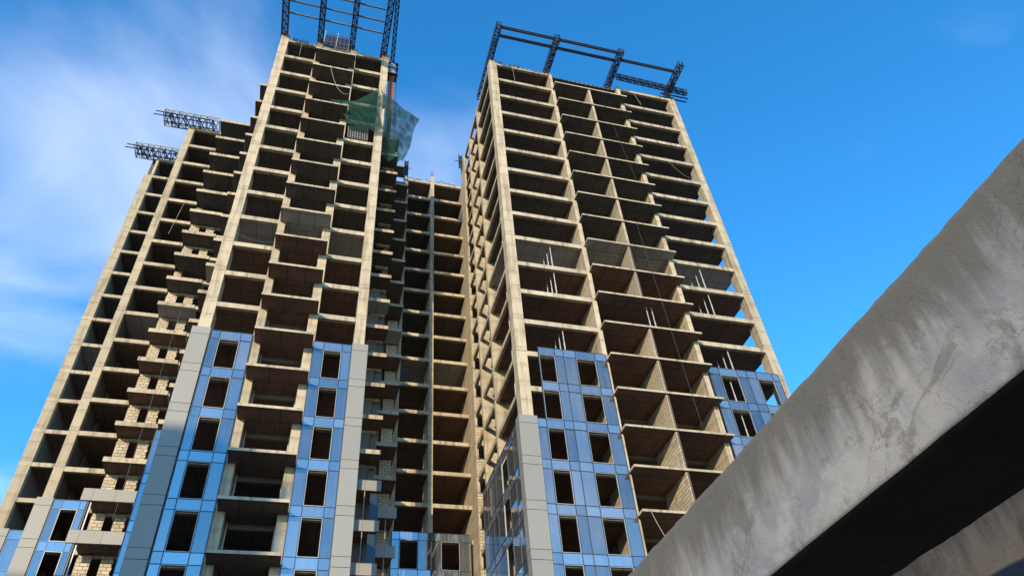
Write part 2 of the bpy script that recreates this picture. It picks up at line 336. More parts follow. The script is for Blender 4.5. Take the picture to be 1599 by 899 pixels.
def tube(name, pts, rad, mat, label, cat, group=None, parent=None):
    cu = bpy.data.curves.new(name, 'CURVE'); cu.dimensions = '3D'; sp = cu.splines.new('POLY'); sp.points.add(len(pts) - 1)
    o0 = Vector(pts[0])
    for i, p_ in enumerate(pts): sp.points[i].co = (*(Vector(p_) - o0), 1)
    cu.bevel_depth = rad; cu.bevel_resolution = 1; tmp = bpy.data.objects.new(name, cu); COL.objects.link(tmp)
    dg = bpy.context.evaluated_depsgraph_get(); me = bpy.data.meshes.new_from_object(tmp.evaluated_get(dg)); bpy.data.objects.remove(tmp)
    me.materials.clear(); me.materials.append(mat)
    o = link(name, me, parent, o0); return tag(o, label, cat, group) if label else o
def sag(p, q, s, n=14):
    p, q = Vector(p), Vector(q)
    return [p.lerp(q, i / n) + Vector((0, 0, -4 * s * (i / n) * (1 - i / n))) for i in range(n + 1)]
def lattice(mb, p, q, w, h, n, t=0.07, dia=0.045):
    """box truss from p to q (horizontal): four chords and zig-zag bracing on all sides"""
    p, q = Vector(p), Vector(q); dn = (q - p).normalized(); s = dn.cross(Vector((0, 0, 1))).normalized() * w / 2; u = Vector((0, 0, h / 2))
    C4 = [s + u, s - u, -s - u, -s + u]
    for c in C4: mb.bar(p + c, q + c, t)
    for i in range(n):
        a = p.lerp(q, i / n); b = p.lerp(q, (i + 1) / n)
        for j in range(4):
            c0, c1 = C4[j], C4[(j + 1) % 4]
            if i % 2: c0, c1 = c1, c0
            mb.bar(a + c0, b + c1, dia); mb.bar(a + c0, a + c1, dia)
    for j in range(4): mb.bar(q + C4[j], q + C4[(j + 1) % 4], dia)

# ================================================================== setting
gm = bpy.data.meshes.new('ground'); gm.from_pydata([(-3000,-3000,0),(3000,-3000,0),(3000,3000,0),(-3000,3000,0)], [], [(0,1,2,3)]); gm.materials.append(M['ground'])
tag(link('ground', gm, None, (0, 0, 0)), kind='structure')
# ================================================================== left tower
FL = range(0, KB)
tA = thing('unfinished_tower', W(-0.9, 15.0, Z0 + EYE / S), 'narrow raw concrete tower draped with a green safety net, balconies projecting at its centre', 'tower', 'unfinished towers')
YA = 13.57
column(tA, -2.73, -2.47, YA, YA + 0.45, -0.30); column(tA, 0.66, 0.90, YA, YA + 0.45, -0.30)
column(tA, -1.54, -1.355, YA, YA + 0.6, -0.17); column(tA, -0.42, -0.215, YA, YA + 0.6, -0.17)
column(tA, -2.73, -2.50, 15.1, 15.5, 0); column(tA, 0.64, 0.88, 15.2, 15.5, 0)
for k in FL:
    for x0, x1 in ((-2.49, -1.52), (-0.235, 0.68)):
        box('beam', tA, x0, x1, YA + rnd.uniform(0.004, 0.012), YA + 0.11, k, k + 0.135, M['edge'])
    if k == 0: box('beam', tA, -1.37, -0.40, YA + 0.008, YA + 0.11, k, k + 0.12, M['edge'])
    else:
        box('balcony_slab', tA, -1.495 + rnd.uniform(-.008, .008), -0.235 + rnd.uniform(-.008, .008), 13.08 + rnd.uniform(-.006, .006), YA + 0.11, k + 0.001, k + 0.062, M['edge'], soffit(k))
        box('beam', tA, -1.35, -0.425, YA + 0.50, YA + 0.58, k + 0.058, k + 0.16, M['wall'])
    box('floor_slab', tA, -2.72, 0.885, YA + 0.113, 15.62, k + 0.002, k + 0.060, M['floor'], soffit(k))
    if k < 13:    # drop beams under the side bays, seen on the soffit
        pass
for x0, x1 in ((-2.48, -1.56), (-1.34, -0.44), (-0.20, 0.62)):
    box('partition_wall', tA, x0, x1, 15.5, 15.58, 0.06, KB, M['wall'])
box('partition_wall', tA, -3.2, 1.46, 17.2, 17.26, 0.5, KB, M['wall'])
# door jambs and head rails at the back of the centre bay
for k in range(9, 20):
    for x in (-1.33, -0.455):
        o = box('door_jamb', tA, x, x + 0.022, YA + 0.40, YA + 0.47, k + 0.07, k + 0.995, M['alu'])
# set-back flanks left and right of the tower
for k in FL:
    box('balcony_slab', tA, -3.35, -2.735, 15.50 + rnd.uniform(-.01, .01), 16.2, k, k + 0.11, M['edge'], soffit(k))
    if k >= 1:
        box('balcony_slab', tA, 0.895, 1.69, 16.07 + rnd.uniform(-.01, .01), 16.62, k, k + 0.12, M['edge'], soffit(k))
        if k < 15: box('beam', tA, 1.22, 1.62, 16.62, 16.72, k + 0.002, k + 0.2, M['edge'])
    box('floor_slab', tA, -3.30, 1.60, 16.725, 17.28, k + 0.004, k + 0.064, M['floor'], soffit(k))
column(tA, -3.25, -3.05, 16.25, 16.6, 0); column(tA, 0.92, 1.10, 16.28, 16.6, 1); column(tA, 1.46, 1.62, 16.73, 17.2, 1, mat='wall')
for k in range(1, 20):
    if k > 7: box('infill_wall', tA, 1.10, 1.44, 16.63, 16.70, k + 0.125, k + 0.998, M['wall'])
for k in range(15, 21):    # composite fascia boards on the lower balconies
    box('fascia_panel', tA, 0.95, 1.36, 16.02, 16.065, k - 0.14, k + 0.13, M['acp']); box('fascia_panel', tA, 1.365, 1.74, 16.02, 16.065, k - 0.14, k + 0.13, M['acp'])
    mb = MB(); mb.bar(W(1.365, 16.05, k + 0.13), W(1.365, 16.05, k + 0.86), 0.06); mb.build('post', M['acp'], tA)
    box('glass_pane', tA, 1.50, 1.70, 16.10, 16.106, k + 0.14, k + 0.85, M['dark_glass'])
colsAL = ((-2.397, -2.216, 'g'), (-2.216, -1.783, 'w'), (-1.783, -1.547, 'g')); colsAR = ((-0.22, 0.005, 'g'), (0.005, 0.412, 'w'), (0.412, 0.616, 'g'))
curtain(tA, 'X', YA - 0.045, colsAL, 13, 20); curtain(tA, 'X', YA - 0.045, colsAR, 13, 20)
pilaster(tA, -2.81, -2.425, YA - 0.085, YA + 0.25, 13, 20); pilaster(tA, 0.628, 0.985, YA - 0.085, YA + 0.25, 13, 20)
# side glazing that wraps round behind the left pilaster, beside the wing
curtain(tA, 'X', YA + 0.95, ((-3.12, -2.93, 'g'), (-2.93, -2.74, 'g')), 15, 20)

# ================================================================== left wing
tB = thing('building_wing', W(-5.0, 19.0, Z0 + EYE / S), 'set-back concrete wing with small block-walled balconies under two pale cantilever trusses', 'building')
YB, YB0 = 17.90, 19.62
column(tB, -5.82, -5.60, YB, YB + 0.16, -0.05); column(tB, -7.215, -6.935, YB0, YB0 + 0.18, 1.0); column(tB, -7.015, -6.937, YB0 + 0.004, YB0 + 0.18, 0.0, 1.0)
box('fin_wall', tB, -5.81, -5.61, YB + 0.165, YB + 1.2, 0.07, KB, M['shaded_wall']); box('fin_wall', tB, -7.20, -6.945, YB0 + 0.185, YB0 + 1.3, 0.07, KB, M['shaded_wall'])
column(tB, -4.70, -4.50, YB + 0.12, YB + 0.5, 0.0)
for k in FL:
    box('beam', tB, -5.62, -4.62, YB + 0.006, YB + 0.10, k, k + 0.125, M['edge'])
    box('beam', tB, -6.95, -5.80, YB0 + 0.006, YB0 + 0.10, k, k + 0.115, M['edge'])
    if k >= 2: box('beam', tB, -7.225, -6.93, YB0 - 0.006, YB0 + 0.05, k + 0.01, k + 0.10, M['edge'])
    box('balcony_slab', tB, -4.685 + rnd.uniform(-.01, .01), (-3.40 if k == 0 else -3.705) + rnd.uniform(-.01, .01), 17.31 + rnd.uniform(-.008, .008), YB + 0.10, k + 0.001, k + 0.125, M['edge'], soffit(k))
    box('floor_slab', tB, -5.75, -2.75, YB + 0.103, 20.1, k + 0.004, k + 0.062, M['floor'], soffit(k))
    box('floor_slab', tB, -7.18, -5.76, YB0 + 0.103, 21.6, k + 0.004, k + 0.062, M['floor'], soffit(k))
    if k: box('beam', tB, -3.70, -3.30, YB - 0.55, YB - 0.45, k + 0.01, k + 0.12, M['edge'])
box('partition_wall', tB, -5.58, -2.8, 20.0, 20.08, 0.06, KB, M['wall']); box('partition_wall', tB, -6.93, -5.6, 21.5, 21.58, 0.06, KB, M['wall'])
box('partition_wall', tB, -5.60, -5.54, 18.95, 20.0, 0.06, KB, M['wall'])
for k in range(1, 20):
    kb = k + 1; single = 11 <= k <= 16
    h = 0.20 if k < 3 else (0.5 if k < 5 else 0.86)
    if k == 7: continue
    block_wall(tB, 'X', -4.64, -4.37, YB - 0.03, 0.06, kb, h, single)
    block_wall(tB, 'X', -4.16, -3.91, YB - 0.03, 0.06, kb, h if k > 4 else h * 0.6, single)
    if k >= 5: box('lintel', tB, -4.37, -3.72, YB - 0.02, YB + 0.06, k + 0.127, k + 0.20, M['edge'])
for k in range(15, 21):
    for x0, x1 in ((-4.84, -4.62), (-4.615, -4.15), (-4.145, -3.66)):
        box('fascia_panel', tB, x0, x1, 17.25, 17.30, k - 0.14, k + 0.15, M['acp'])
    mb = MB(); mb.bar(W(-4.617, 17.33, k + 0.15), W(-4.617, 17.33, k + 0.86), 0.07); mb.build('post', M['alu'], tB)
curtain(tB, 'X', YB - 0.05, ((-5.53, -5.35, 'g'), (-5.35, -4.98, 'w'), (-4.98, -4.85, 'g')), 15, 20)
curtain(tB, 'Y', -4.842, ((17.87, 18.3, 'g'),), 15, 20)
curtain(tB, 'X', YB0 - 0.05, ((-6.77, -6.46, 'g'), (-6.46, -6.1, 'w')), 15, 20)
pilaster(tB, -5.90, -5.55, YB - 0.08, YB + 0.25, 15, 20); pilaster(tB, -7.25, -6.79, YB0 - 0.08, YB0 + 0.2, 15, 20)

# ================================================================== rear block between the towers
tE = thing('building_wing', W(3.4, 19.5, Z0 + EYE / S), 'recessed rear concrete block closing the slot between the two towers', 'building')
YE = 18.60
column(tE, 3.31, 3.445, YE, YE + 0.9, -0.38); column(tE, 2.24, 2.40, YE, YE + 0.6, 0.0)
box('end_wall', tE, 4.56, 4.64, 17.62, 20.4, 0.0, KB, M['concrete']); box('end_wall', tE, 4.33, 4.405, 17.03, 17.60, 0.0, KB, M['concrete']); box('partition_wall', tE, 4.65, 7.5, 18.32, 18.4, 0.0, KB, M['wall'])
for k in FL:
    for x0, x1 in ((2.38, 3.32), (3.44, 4.57)):
        box('beam', tE, x0, x1, YE + rnd.uniform(.004, .012), YE + 0.10, k, k + 0.115, M['edge'])
    box('floor_slab', tE, 2.25, 4.557, YE + 0.103, 20.55, k + 0.003, k + 0.060, M['floor'], soffit(k))
    if k >= 2:
        box('balcony_slab', tE, 1.63, 2.245, 17.31 + rnd.uniform(-.01, .01), 17.95, k, k + 0.11, M['edge'], soffit(k))
        if k > 2: block_wall(tE, 'X', 1.86, 2.18, 17.96, 0.06, k + 1, 0.85 if k > 7 else 0.35, False)
    box('floor_slab', tE, 1.62, 2.25, 18.03, 18.58, k + 0.005, k + 0.065, M['floor'], soffit(k))
    # block infill with a gap under the soffit, between the rear block and the right tower
    if k < 19: block_wall(tE, 'X', 4.335, 4.66, 17.0, 0.01, k + 1, 0.55 if k > 5 else 0.30, k > 5)
    box('beam', tE, 4.41, 4.70, 17.0, 17.08, k + 0.002, k + 0.12, M['edge'])
column(tE, 1.64, 1.80, 18.0, 18.5, 2, mat='wall')
box('partition_wall', tE, 1.0, 2.25, 18.50, 18.56, 1.0, KB, M['wall'])
box('partition_wall', tE, 2.3, 4.55, 20.45, 20.53, 0.06, KB, M['wall'])
for k in range(15, 21):
    box('fascia_panel', tE, 1.80, 2.03, 17.26, 17.305, k - 0.12, k + 0.17, M['acp']); box('fascia_panel', tE, 2.035, 2.29, 17.26, 17.305, k - 0.12, k + 0.17, M['acp'])
    mb = MB(); mb.bar(W(2.03, 17.32, k + 0.17), W(2.03, 17.32, k + 0.88), 0.06); mb.build('post', M['acp'], tE)
curtain(tE, 'X', YE - 0.05, ((2.356, 2.561, 'g'), (2.561, 3.056, 'w'), (3.056, 3.39, 'g'), (3.39, 3.663, 'g'), (3.663, 4.171, 'w'), (4.171, 4.472, 'g')), 15, 20)

# ================================================================== right tower
tC = thing('unfinished_tower', W(7.9, 14.5, Z0 + EYE / S), 'broad raw concrete tower with paired bays split by a block fin, behind the foreground beam', 'tower', 'unfinished towers')
YC = 12.87
column(tC, 4.34, 4.60, YC, YC + 0.30, -0.15); column(tC, 11.25, 11.50, YC, YC + 0.30, -0.15)
column(tC, 6.53, 6.65, YC, YC + 1.0, -0.10, name='fin_wall'); column(tC, 9.15, 9.28, YC, YC + 1.0, -0.10, name='fin_wall')
column(tC, 4.34, 4.74, 14.88, 15.00, 0, name='fin_wall'); column(tC, 4.34, 4.92, 16.12, 16.24, 0, name='fin_wall')
column(tC, 11.26, 11.48, 14.9, 15.2, 0)
for k in FL:
    for x0, x1 in ((4.58, 6.55), (9.265, 11.27)):
        box('beam', tC, x0, x1, YC + rnd.uniform(.004, .012), YC + 0.10, k, k + 0.135, M['edge'])
    if k == 0: box('beam', tC, 6.64, 9.16, YC + 0.30, YC + 0.40, k, k + 0.10, M['edge'])
    else: box('balcony_slab', tC, 6.585 + rnd.uniform(-.01, .01), 9.27 + rnd.uniform(-.012, .012), 12.56 + rnd.uniform(-.006, .006), YC + 0.10, k + 0.001, k + 0.055, M['edge'], soffit(k))
    if k: box('beam', tC, 6.66, 9.14, YC + 0.85, YC + 0.93, k + 0.055, k + 0.13, M['wall'])
    for y0, y1 in ((YC + 0.29, 14.89), (14.99, 16.13), (16.23, 17.0)):
        box('beam', tC, 4.35 + rnd.uniform(0, .008), 4.43, y0, y1, k + 0.001, k + 0.13, M['edge'])
    box('floor_slab', tC, 4.432, 11.45, YC + 0.103, 15.7, k + 0.003, k + 0.060, M['floor'], soffit(k))
    box('floor_slab', tC, 4.63, 7.5, 15.703, 18.3, k + 0.003, k + 0.060, M['floor'], soffit(k))
    # fin that splits the centre bay: concrete high up, blockwork lower down
    if k < 9:
        if k: box('fin_wall', tC, 7.80, 7.875, 12.60, 13.75, k + 0.056, k + 0.998, M['concrete'])
    elif k not in (11,) and k < 20:
        block_wall(tC, 'Y', 12.60, 13.70, 7.80, 0.07, k + 1, 0.94, 15 <= k <= 17)
for x0, x1 in ((4.8, 6.5), (6.7, 9.1), (9.3, 10.6)):
    box('partition_wall', tC, x0, x1, 15.5, 15.58, 0.06, KB, M['wall'])
box('partition_wall', tC, 6.56, 6.62, 13.9, 15.5, 0.06, KB, M['wall']); box('partition_wall', tC, 9.18, 9.25, 13.9, 15.5, 0.06, KB, M['wall'])
cC = ((4.66, 4.863, 'g'), (4.863, 5.267, 'w'), (5.267, 5.484, 'g'), (5.484, 5.784, 'g'), (5.784, 6.287, 'w'), (6.287, 6.573, 'g'))
curtain(tC, 'X', YC - 0.045, cC[1:], 13, 14); curtain(tC, 'X', YC - 0.045, cC, 15, 20)
curtain(tC, 'X', YC - 0.045, ((9.306, 9.588, 'g'), (9.588, 10.10, 'w'), (10.10, 10.37, 'g'), (10.37, 10.643, 'g'), (10.643, 11.112, 'w'), (11.112, 11.30, 'g')), 13, 19)
pilaster(tC, 4.227, 4.648, YC - 0.085, YC + 0.16, 15, 20)
curtain(tC, 'Y', 4.25, ((13.04, 13.45, 'g'), (13.45, 13.95, 'g'), (13.95, 14.45, 'w'), (14.45, 14.95, 'g'), (14.95, 15.35, 'g'), (15.35, 15.8, 'g'), (15.8, 16.2, 'g')), 15, 20)

# ================================================================== cantilever steel on the roofs
def frame_A():
    t = thing('steel_canopy_frame', W(-1.0, 13.6, 0), 'navy ladder trusses with cross tubes jutting off the top of the netted tower', 'steel frame')
    for x, w in ((-2.66, 0.19), (-1.47, 0.16), (-0.40, 0.16), (0.70, 0.19)):
        mb = MB(); lattice(mb, W(x, YA + 0.35, -0.32), W(x, 10.6, -0.32), w * S, 0.20 * S, 22, 0.10, 0.06); tr = mb.build('truss', M['steel_navy'], t)
        mb = MB(); c = W(x, YA + 0.06, 0); mb.box((c.x - 0.30, c.y - 0.25, c.z + 0.55), (c.x + 0.30, c.y + 0.2, c.z + 1.25 if x > -2 else c.z + 0.9)); mb.build('bearing_plate', M['rust'], t)
    for y, xs in ((12.80, (-2.55, 0.63)), (12.37, (-2.55, 0.63)), (11.93, (-2.55, 0.63)), (11.45, (-2.55, 0.63)), (10.95, (-2.55, 0.63))):
        mb = MB(); mb.bar(W(xs[0], y - 0.02, -0.32), W(xs[1], y + 0.03, -0.32), 0.13, 0.16); mb.build('cross_beam', M['steel_mid'], t)
def frame_C():
    t = thing('steel_canopy_frame', W(8.0, 13.0, 0), 'dark steel trusses and castellated beams overhanging the top of the broad tower', 'steel frame')
    tr = ((4.40, 14.6), (6.52, 13.1), (8.93, 13.2), (11.28, 13.0))
    for x, y0 in tr:
        mb = MB(); lattice(mb, W(x, y0, -0.32), W(x, 11.58, -0.32), 0.17 * S, 0.22 * S, int((y0 - 11.5) / 0.13), 0.085, 0.055)
        for s in (-1, 1): mb.bar(W(x + s * 0.06, YC + 0.05, -0.08), W(x + s * 0.02, 12.2, -0.32), 0.07)
        mb.build('truss', M['steel_dark'], t)
        for yy in (YC + 0.08, min(y0 - 0.05, YC + 0.30)):
            mb = MB(); mb.bar(W(x, yy, 0.0), W(x, yy, -0.22), 0.22); mb.build('post', M['rust'], t)
    def castellated(x0, x1, y):
        mb = MB(); h = 0.05
        for z in (-0.35 - h, -0.35 + h): mb.bar(W(x0, y, z), W(x1, y, z), 0.20, 0.09)
        n = int((x1 - x0) / 0.16)
        for i in range(n + 1):
            x = x0 + (x1 - x0) * i / n; mb.bar(W(x - 0.035, y, -0.35), W(x + 0.035, y, -0.35), 0.05, 2 * h * S)
        mb.build('cross_beam', M['steel_dark'], t)
    for y in (11.70, 12.02): castellated(4.50, 6.43, y); castellated(6.61, 8.84, y)
    castellated(9.02, 11.19, 11.95)
    mb = MB(); lattice(mb, W(9.1, 12.55, -0.22), W(11.95, 12.62, -0.22), 0.13 * S, 0.2 * S, 20, 0.08, 0.055); mb.build('truss', M['steel_dark'], t)
    for y in (12.75, 12.9): mb = MB(); mb.bar(W(10.9, y, -0.05), W(12.05, y, -0.05), 0.12); mb.build('chord', M['steel_dark'], t)
def frame_B(x0, x1, y0, y1, label):
    t = thing('cantilever_truss', W((x0 + x1) / 2, (y0 + y1) / 2, 0), label, 'truss', 'cantilever trusses on the wing')
    mb = MB(); yc = (y0 + y1) / 2
    lattice(mb, W(x0, yc, -0.16), W(x1, yc, -0.16), (y1 - y0) * S, 0.20 * S, 8, 0.08, 0.085); mb.build('truss', M['steel_pale'], t)
    for y, l in ((y0 - 0.02, 0.25), (y0 + 0.13, 0.34), (y1 - 0.22, 0.02), (y1 - 0.02, -0.30)):
        mb = MB(); mb.bar(W(x0 - 0.2, y, -0.04), W(x1 - l, y, -0.04), 0.09); mb.build('chord', M['steel_dark'], t)
    for i in range(4): mb = MB(); x = x1 + 0.05 + 0.12 * i; mb.bar(W(x, y0, -0.12), W(x + 0.1, y1 - 0.1, -0.02), 0.07); mb.build('brace', M['steel_dark'], t)
frame_A(); frame_C()
frame_B(-4.76, -6.68, 17.48, 18.08, 'pale lattice truss overhanging sideways above the wing balconies, upper one of two')
frame_B(-6.15, -7.80, 19.2, 19.78, 'pale lattice truss overhanging the stepped outer corner of the wing, lower one of two')

# ================================================================== things on the buildings
t = thing('shuttering_screen', W(-0.93, 13.75, 0), 'dark shuttering screen with pale pipe grid on the roof between the canopy trusses', 'formwork')
box('sheet', t, -1.34, -0.50, 13.70, 13.72, -1.0, -0.03, M['dark_sheet'])
for i in range(7):
    x = -1.36 + i * 0.143; mb = MB(); mb.bar(W(x, 13.66, -0.01), W(x, 13.66, -1.22 + 0.06 * (i % 3)), 0.07); mb.build('pipe', M['steel_pale'] if i % 3 == 0 else M['steel_navy'], t)
for z in (-0.22, -0.5, -1.02): mb = MB(); mb.bar(W(-1.38, 13.65, z), W(-0.48, 13.65, z), 0.055); mb.build('pipe', M['steel_mid'], t)
def starter(X, Y, label, group):
    mb = MB(); c = W(X, Y, 0)
    for dx in (-0.16, 0.16): mb.bar(c + Vector((dx, 0, 0)), c + Vector((dx, 0, 0.85)), 0.09)
    mb.bar(c + Vector((-0.16, 0, 0.38)), c + Vector((0.16, 0, 0.45)), 0.07)
    tag(mb.build('steel_stub', M['steel_dark'], None, c), label, 'stub', group)
for X, nm in ((-2.28, 'first'), (-2.08, 'second'), (-1.93, 'third')): starter(X, 13.64, '%s steel stub from the corner column on the roof edge of the netted tower' % nm, 'stubs on the netted tower')
for X, nm in ((4.75, 'first'), (5.22, 'second'), (5.42, 'third')): starter(X, 12.95, '%s steel stub from the corner column on the roof edge of the broad tower' % nm, 'stubs on the broad tower')
# rebar starters on the rear block
mb = MB(); c = W(3.38, 18.7, -0.38)
for dx, dy in ((-.12, 0), (.12, 0), (0, .2), (-.1, .3), (.1, .35)): mb.bar(c + Vector((dx, dy, 0)), c + Vector((dx * 1.1, dy, 1.3 + rnd.random() * .3)), 0.045)
tag(mb.build('rebar_bundle', M['rust'], None, c), 'upright rebar starters on top of the rear block column', 'rebar')
for x0, x1 in ((2.45, 3.2), (3.6, 4.4)):
    mb = MB()
    for i in range(26):
        x = rnd.uniform(x0, x1); y = 18.62 + rnd.random() * 0.2; a = W(x, y, -0.02 - rnd.random() * 0.12); mb.bar(a, a + Vector((rnd.uniform(-1.1, 1.1), rnd.uniform(-.2, .2), rnd.uniform(-.05, .25))), 0.07)
    tag(mb.build('timber_heap', M['rope'], None, W((x0 + x1) / 2, 18.7, 0)), 'loose heap of timber and bars on the rear block roof ' + ('beside the netted tower' if x0 < 3 else 'beside the broad tower'), 'timber')
# dark screens at the heads of the slot
for (X, Y, k0, k1, lb) in ((2.15, 17.40, 0.5, 1.4, 'dark protective sheet hung at the head of the slot beside the green net'), (4.25, 17.3, -0.3, 0.5, 'dark protective sheet hung at the head of the slot against the broad tower')):
    t = thing('safety_screen', W(X, Y, k1), lb, 'screen', 'dark screens')
    box('sheet', t, X - 0.07, X + 0.07, Y, Y + 0.01, k0, k1, M['dark_sheet'])
    for dx in (-0.07, 0.07): mb = MB(); mb.bar(W(X + dx, Y - 0.01, 2.0 if X < 3 else k1 + 0.1), W(X + dx, Y - 0.01, k0 - 0.08), 0.06); mb.build('pole', M['steel_dark'], t)
    mb = MB(); mb.bar(W(X - 0.22, Y - 0.02, (k0 + k1) / 2), W(X + 0.16, Y - 0.02, (k0 + k1) / 2), 0.06); mb.build('pole', M['steel_dark'], t)
# material hoist beside the netted tower
t = thing('hoist_mast', W(1.06, 14.05, 4.6), 'rust-red hoist mast with a white drum beside the top of the netted tower', 'hoist')
mb = MB(); a = W(1.08, 14.05, 4.6); b = W(1.08, 14.05, 0.25)
for sx in (-1, 1):
    for sy in (-1, 1): mb.bar(a + Vector((sx * .22, sy * .22, 0)), b + Vector((sx * .22, sy * .22, 0)), 0.08)
n = 22
for i in range(n):
    z0 = a.z + (b.z - a.z) * i / n; z1 = a.z + (b.z - a.z) * (i + 1) / n
    for sx, sy, ex, ey in ((-1, -1, 1, -1), (1, -1, 1, 1), (1, 1, -1, 1), (-1, 1, -1, -1)):
        mb.bar((a.x + sx * .22, a.y + sy * .22, z0), (a.x + ex * .22, a.y + ey * .22, z1), 0.05)
mb.build('mast', M['rust'], t)
mb = MB(); mb.bar(a + Vector((.05, -.05, 0)), b + Vector((.05, -.05, 0)), 0.30); mb.build('counterweight_tube', M['rust'], t)
bm = bmesh.new(); bmesh.ops.create_cone(bm, cap_ends=True, segments=24, radius1=0.48, radius2=0.48, depth=2.1); me = bpy.data.meshes.new('drum'); bm.to_mesh(me); bm.free(); me.materials.append(M['white_steel'])
dr = link('drum', me, t, W(1.07, 14.05, -0.02))
for z in (-1.05, 0.05, 1.0): mb = MB(); c = W(1.07, 14.05, -0.02) + Vector((0, 0, z)); mb.box((c.x - .52, c.y - .52, c.z - .05), (c.x + .6, c.y + .52, c.z + .05)); mb.build('platform', M['steel_dark'], t)
mb = MB(); lattice(mb, W(1.05, 13.95, -0.45), W(0.86, 11.0, -0.62), 0.36, 0.36, 24, 0.075, 0.05); mb.build('jib', M['steel_navy'], t)
for dx in (0.32, 0.45): mb = MB(); mb.bar(W(1.08, 14.05, -0.35) + Vector((dx, -.2, 0)), W(1.12, 14.05, 4.5) + Vector((dx + .2, -.2, 0)), 0.045); mb.build('guide_cable', M['steel_dark'], t)
# steel mesh cage in a bay of the netted tower
t = thing('mesh_cage', W(0.15, 13.62, 5.0), 'grey welded mesh cage lying in an open bay under the green net', 'mesh')
for i in range(9): mb = MB(); x = -0.12 + 0.072 * i; mb.bar(W(x, 13.53, 4.97), W(x - 0.02, 13.53, 4.40), 0.035); mb.build('bar', M['steel_pale'], t)
for j in range(7): mb = MB(); k = 4.97 - 0.09 * j; mb.bar(W(-0.13, 13.54, k), W(0.48, 13.54, k), 0.035); mb.build('bar', M['steel_pale'], t)

# green safety net: two sheets of cloth pinned to the column of the left tower
def net(name, corners, label, sagv, nu=22, nv=22):
    """bilinear patch between four corners with folds and sag"""
    p00, p10, p01, p11 = (W(*c) for c in corners); vs_, fs = [], []
    for j in range(nv + 1):
        for i in range(nu + 1):
            u, v = i / nu, j / nv
            p = p00.lerp(p10, u).lerp(p01.lerp(p11, u), v)
            belly = math.sin(math.pi * u) * math.sin(math.pi * (0.15 + 0.85 * v))
            p += Vector((0.12 * math.sin(7 * v + 3 * u), -0.35 * belly + 0.16 * math.sin(15 * u + 4 * v) * (0.3 + 0.7 * v), -sagv * math.sin(math.pi * u) * (0.25 + 0.75 * (1 - v)) ))
            vs_.append(p)
    for j in range(nv):
        for i in range(nu): a = j * (nu + 1) + i; fs.append((a, a + 1, a + nu + 2, a + nu + 1))
    c = sum(vs_, Vector()) / len(vs_); me = bpy.data.meshes.new(name); me.from_pydata([p - c for p in vs_], [], fs); me.materials.append(M['net'])
    for pl in me.polygons: pl.use_smooth = True
    return tag(link(name, me, None, c), label, 'net', 'green safety nets')
net('safety_net', ((0.64, 13.36, 2.25), (-0.80, 13.34, 3.40), (0.88, 13.42, 4.50), (-0.16, 13.36, 4.55)), 'green safety net bunched across the open bay left of the corner column', 1.5)
net('safety_net', ((0.72, 13.40, 2.30), (2.12, 14.2, 2.36), (0.95, 13.9, 5.25), (1.66, 14.3, 4.70)), 'green safety net stretched out into the air right of the corner column', 0.6)
tube('net_rope', sag(W(0.72, 13.40, 2.28), W(2.13, 14.2, 2.35), 0.6), 0.02, M['rope'], 'thin edge rope holding the outer green net to the corner column', 'rope')

# steel props
ROW = ('front', 'second', 'third', 'rear'); NTH = ('topmost', 'second', 'third', 'fourth', 'fifth', 'sixth')
for k, wh in ((9, 'under the pale ceiling'), (10, 'one floor below the pale ceiling'), (12, 'just above the glazing')):
    for j, y in enumerate((12.99, 13.19, 13.41, 13.66)): prop(5.62 - 0.03 * j, y, k, '%s prop in the corner bay of the broad tower, %s' % (ROW[j], wh), 'props in the left bay')
    for j, y in enumerate((12.99, 13.2, 13.45)): prop(10.16 - 0.03 * j, y, k, '%s prop in the outer bay of the broad tower, %s' % (ROW[j], wh), 'props in the right bay')
for i, k in enumerate((13, 14, 15, 16, 17, 18)):
    for j, y in enumerate((12.99, 13.19, 13.41)): prop(5.62 - 0.03 * j, y, k, '%s prop behind the corner glazing of the broad tower, %s glazed floor' % (ROW[j], NTH[i]), 'props behind glazing')
for i, k in enumerate((13, 14)):
    for j, y in enumerate((13.0, 13.3)): prop(9.95 - 0.03 * j, y, k, '%s prop behind the outer glazing of the broad tower, %s glazed floor' % (ROW[j], NTH[i]), 'props behind glazing')
for x, nm in ((8.05, 'first'), (8.2, 'second')): prop(x, 12.9, 11, '%s of two props standing where the block fin is missing' % nm, 'props on balconies')
for k, wh in ((7, 'two floors above the pale ceiling'), (8, 'one floor above the pale ceiling'), (10, 'one floor below the pale ceiling'), (11, 'two floors below the pale ceiling'), (12, 'three floors below the pale ceiling'), (13, 'just above the side glazing')):
    for j, y in enumerate((13.55, 13.85)): prop(4.55, y, k, '%s prop in the broad tower side bay, %s' % (('front', 'rear')[j], wh), 'props in the side bays')

# ropes and cables
def rope(pts, label, rad=0.016, s=0.0): tube('hanging_rope', sag(W(*pts[0]), W(*pts[1]), s), rad, M['rope'] if rad > 0.011 else M['steel_mid'], label, 'rope', 'hanging ropes')
rope(((-5.05, 17.85, 4.05), (-5.2, 17.85, 5.75)), 'thin pale rope hanging in an open bay of the wing')
rope(((-4.0, 17.26, 9.0), (-4.05, 17.26, 15.6)), 'long pale rope hanging down past the wing balconies', 0.010)
rope(((-2.02, 13.5, 0.02), (-2.02, 13.52, 1.0)), 'short rope hanging from the roof of the netted tower')
rope(((-0.95, 13.03, 2.05), (-0.25, 13.03, 3.45)), 'slack rope looped from a balcony towards the green net', 0.02, 1.6)
rope(((8.35, 12.5, 3.2), (8.62, 12.5, 6.1)), 'long cable dangling past the upper balconies of the broad tower', 0.006, 0.2)
rope(((8.20, 12.5, 8.1), (8.45, 12.5, 14.9)), 'long cable dangling past the middle balconies of the broad tower', 0.006)
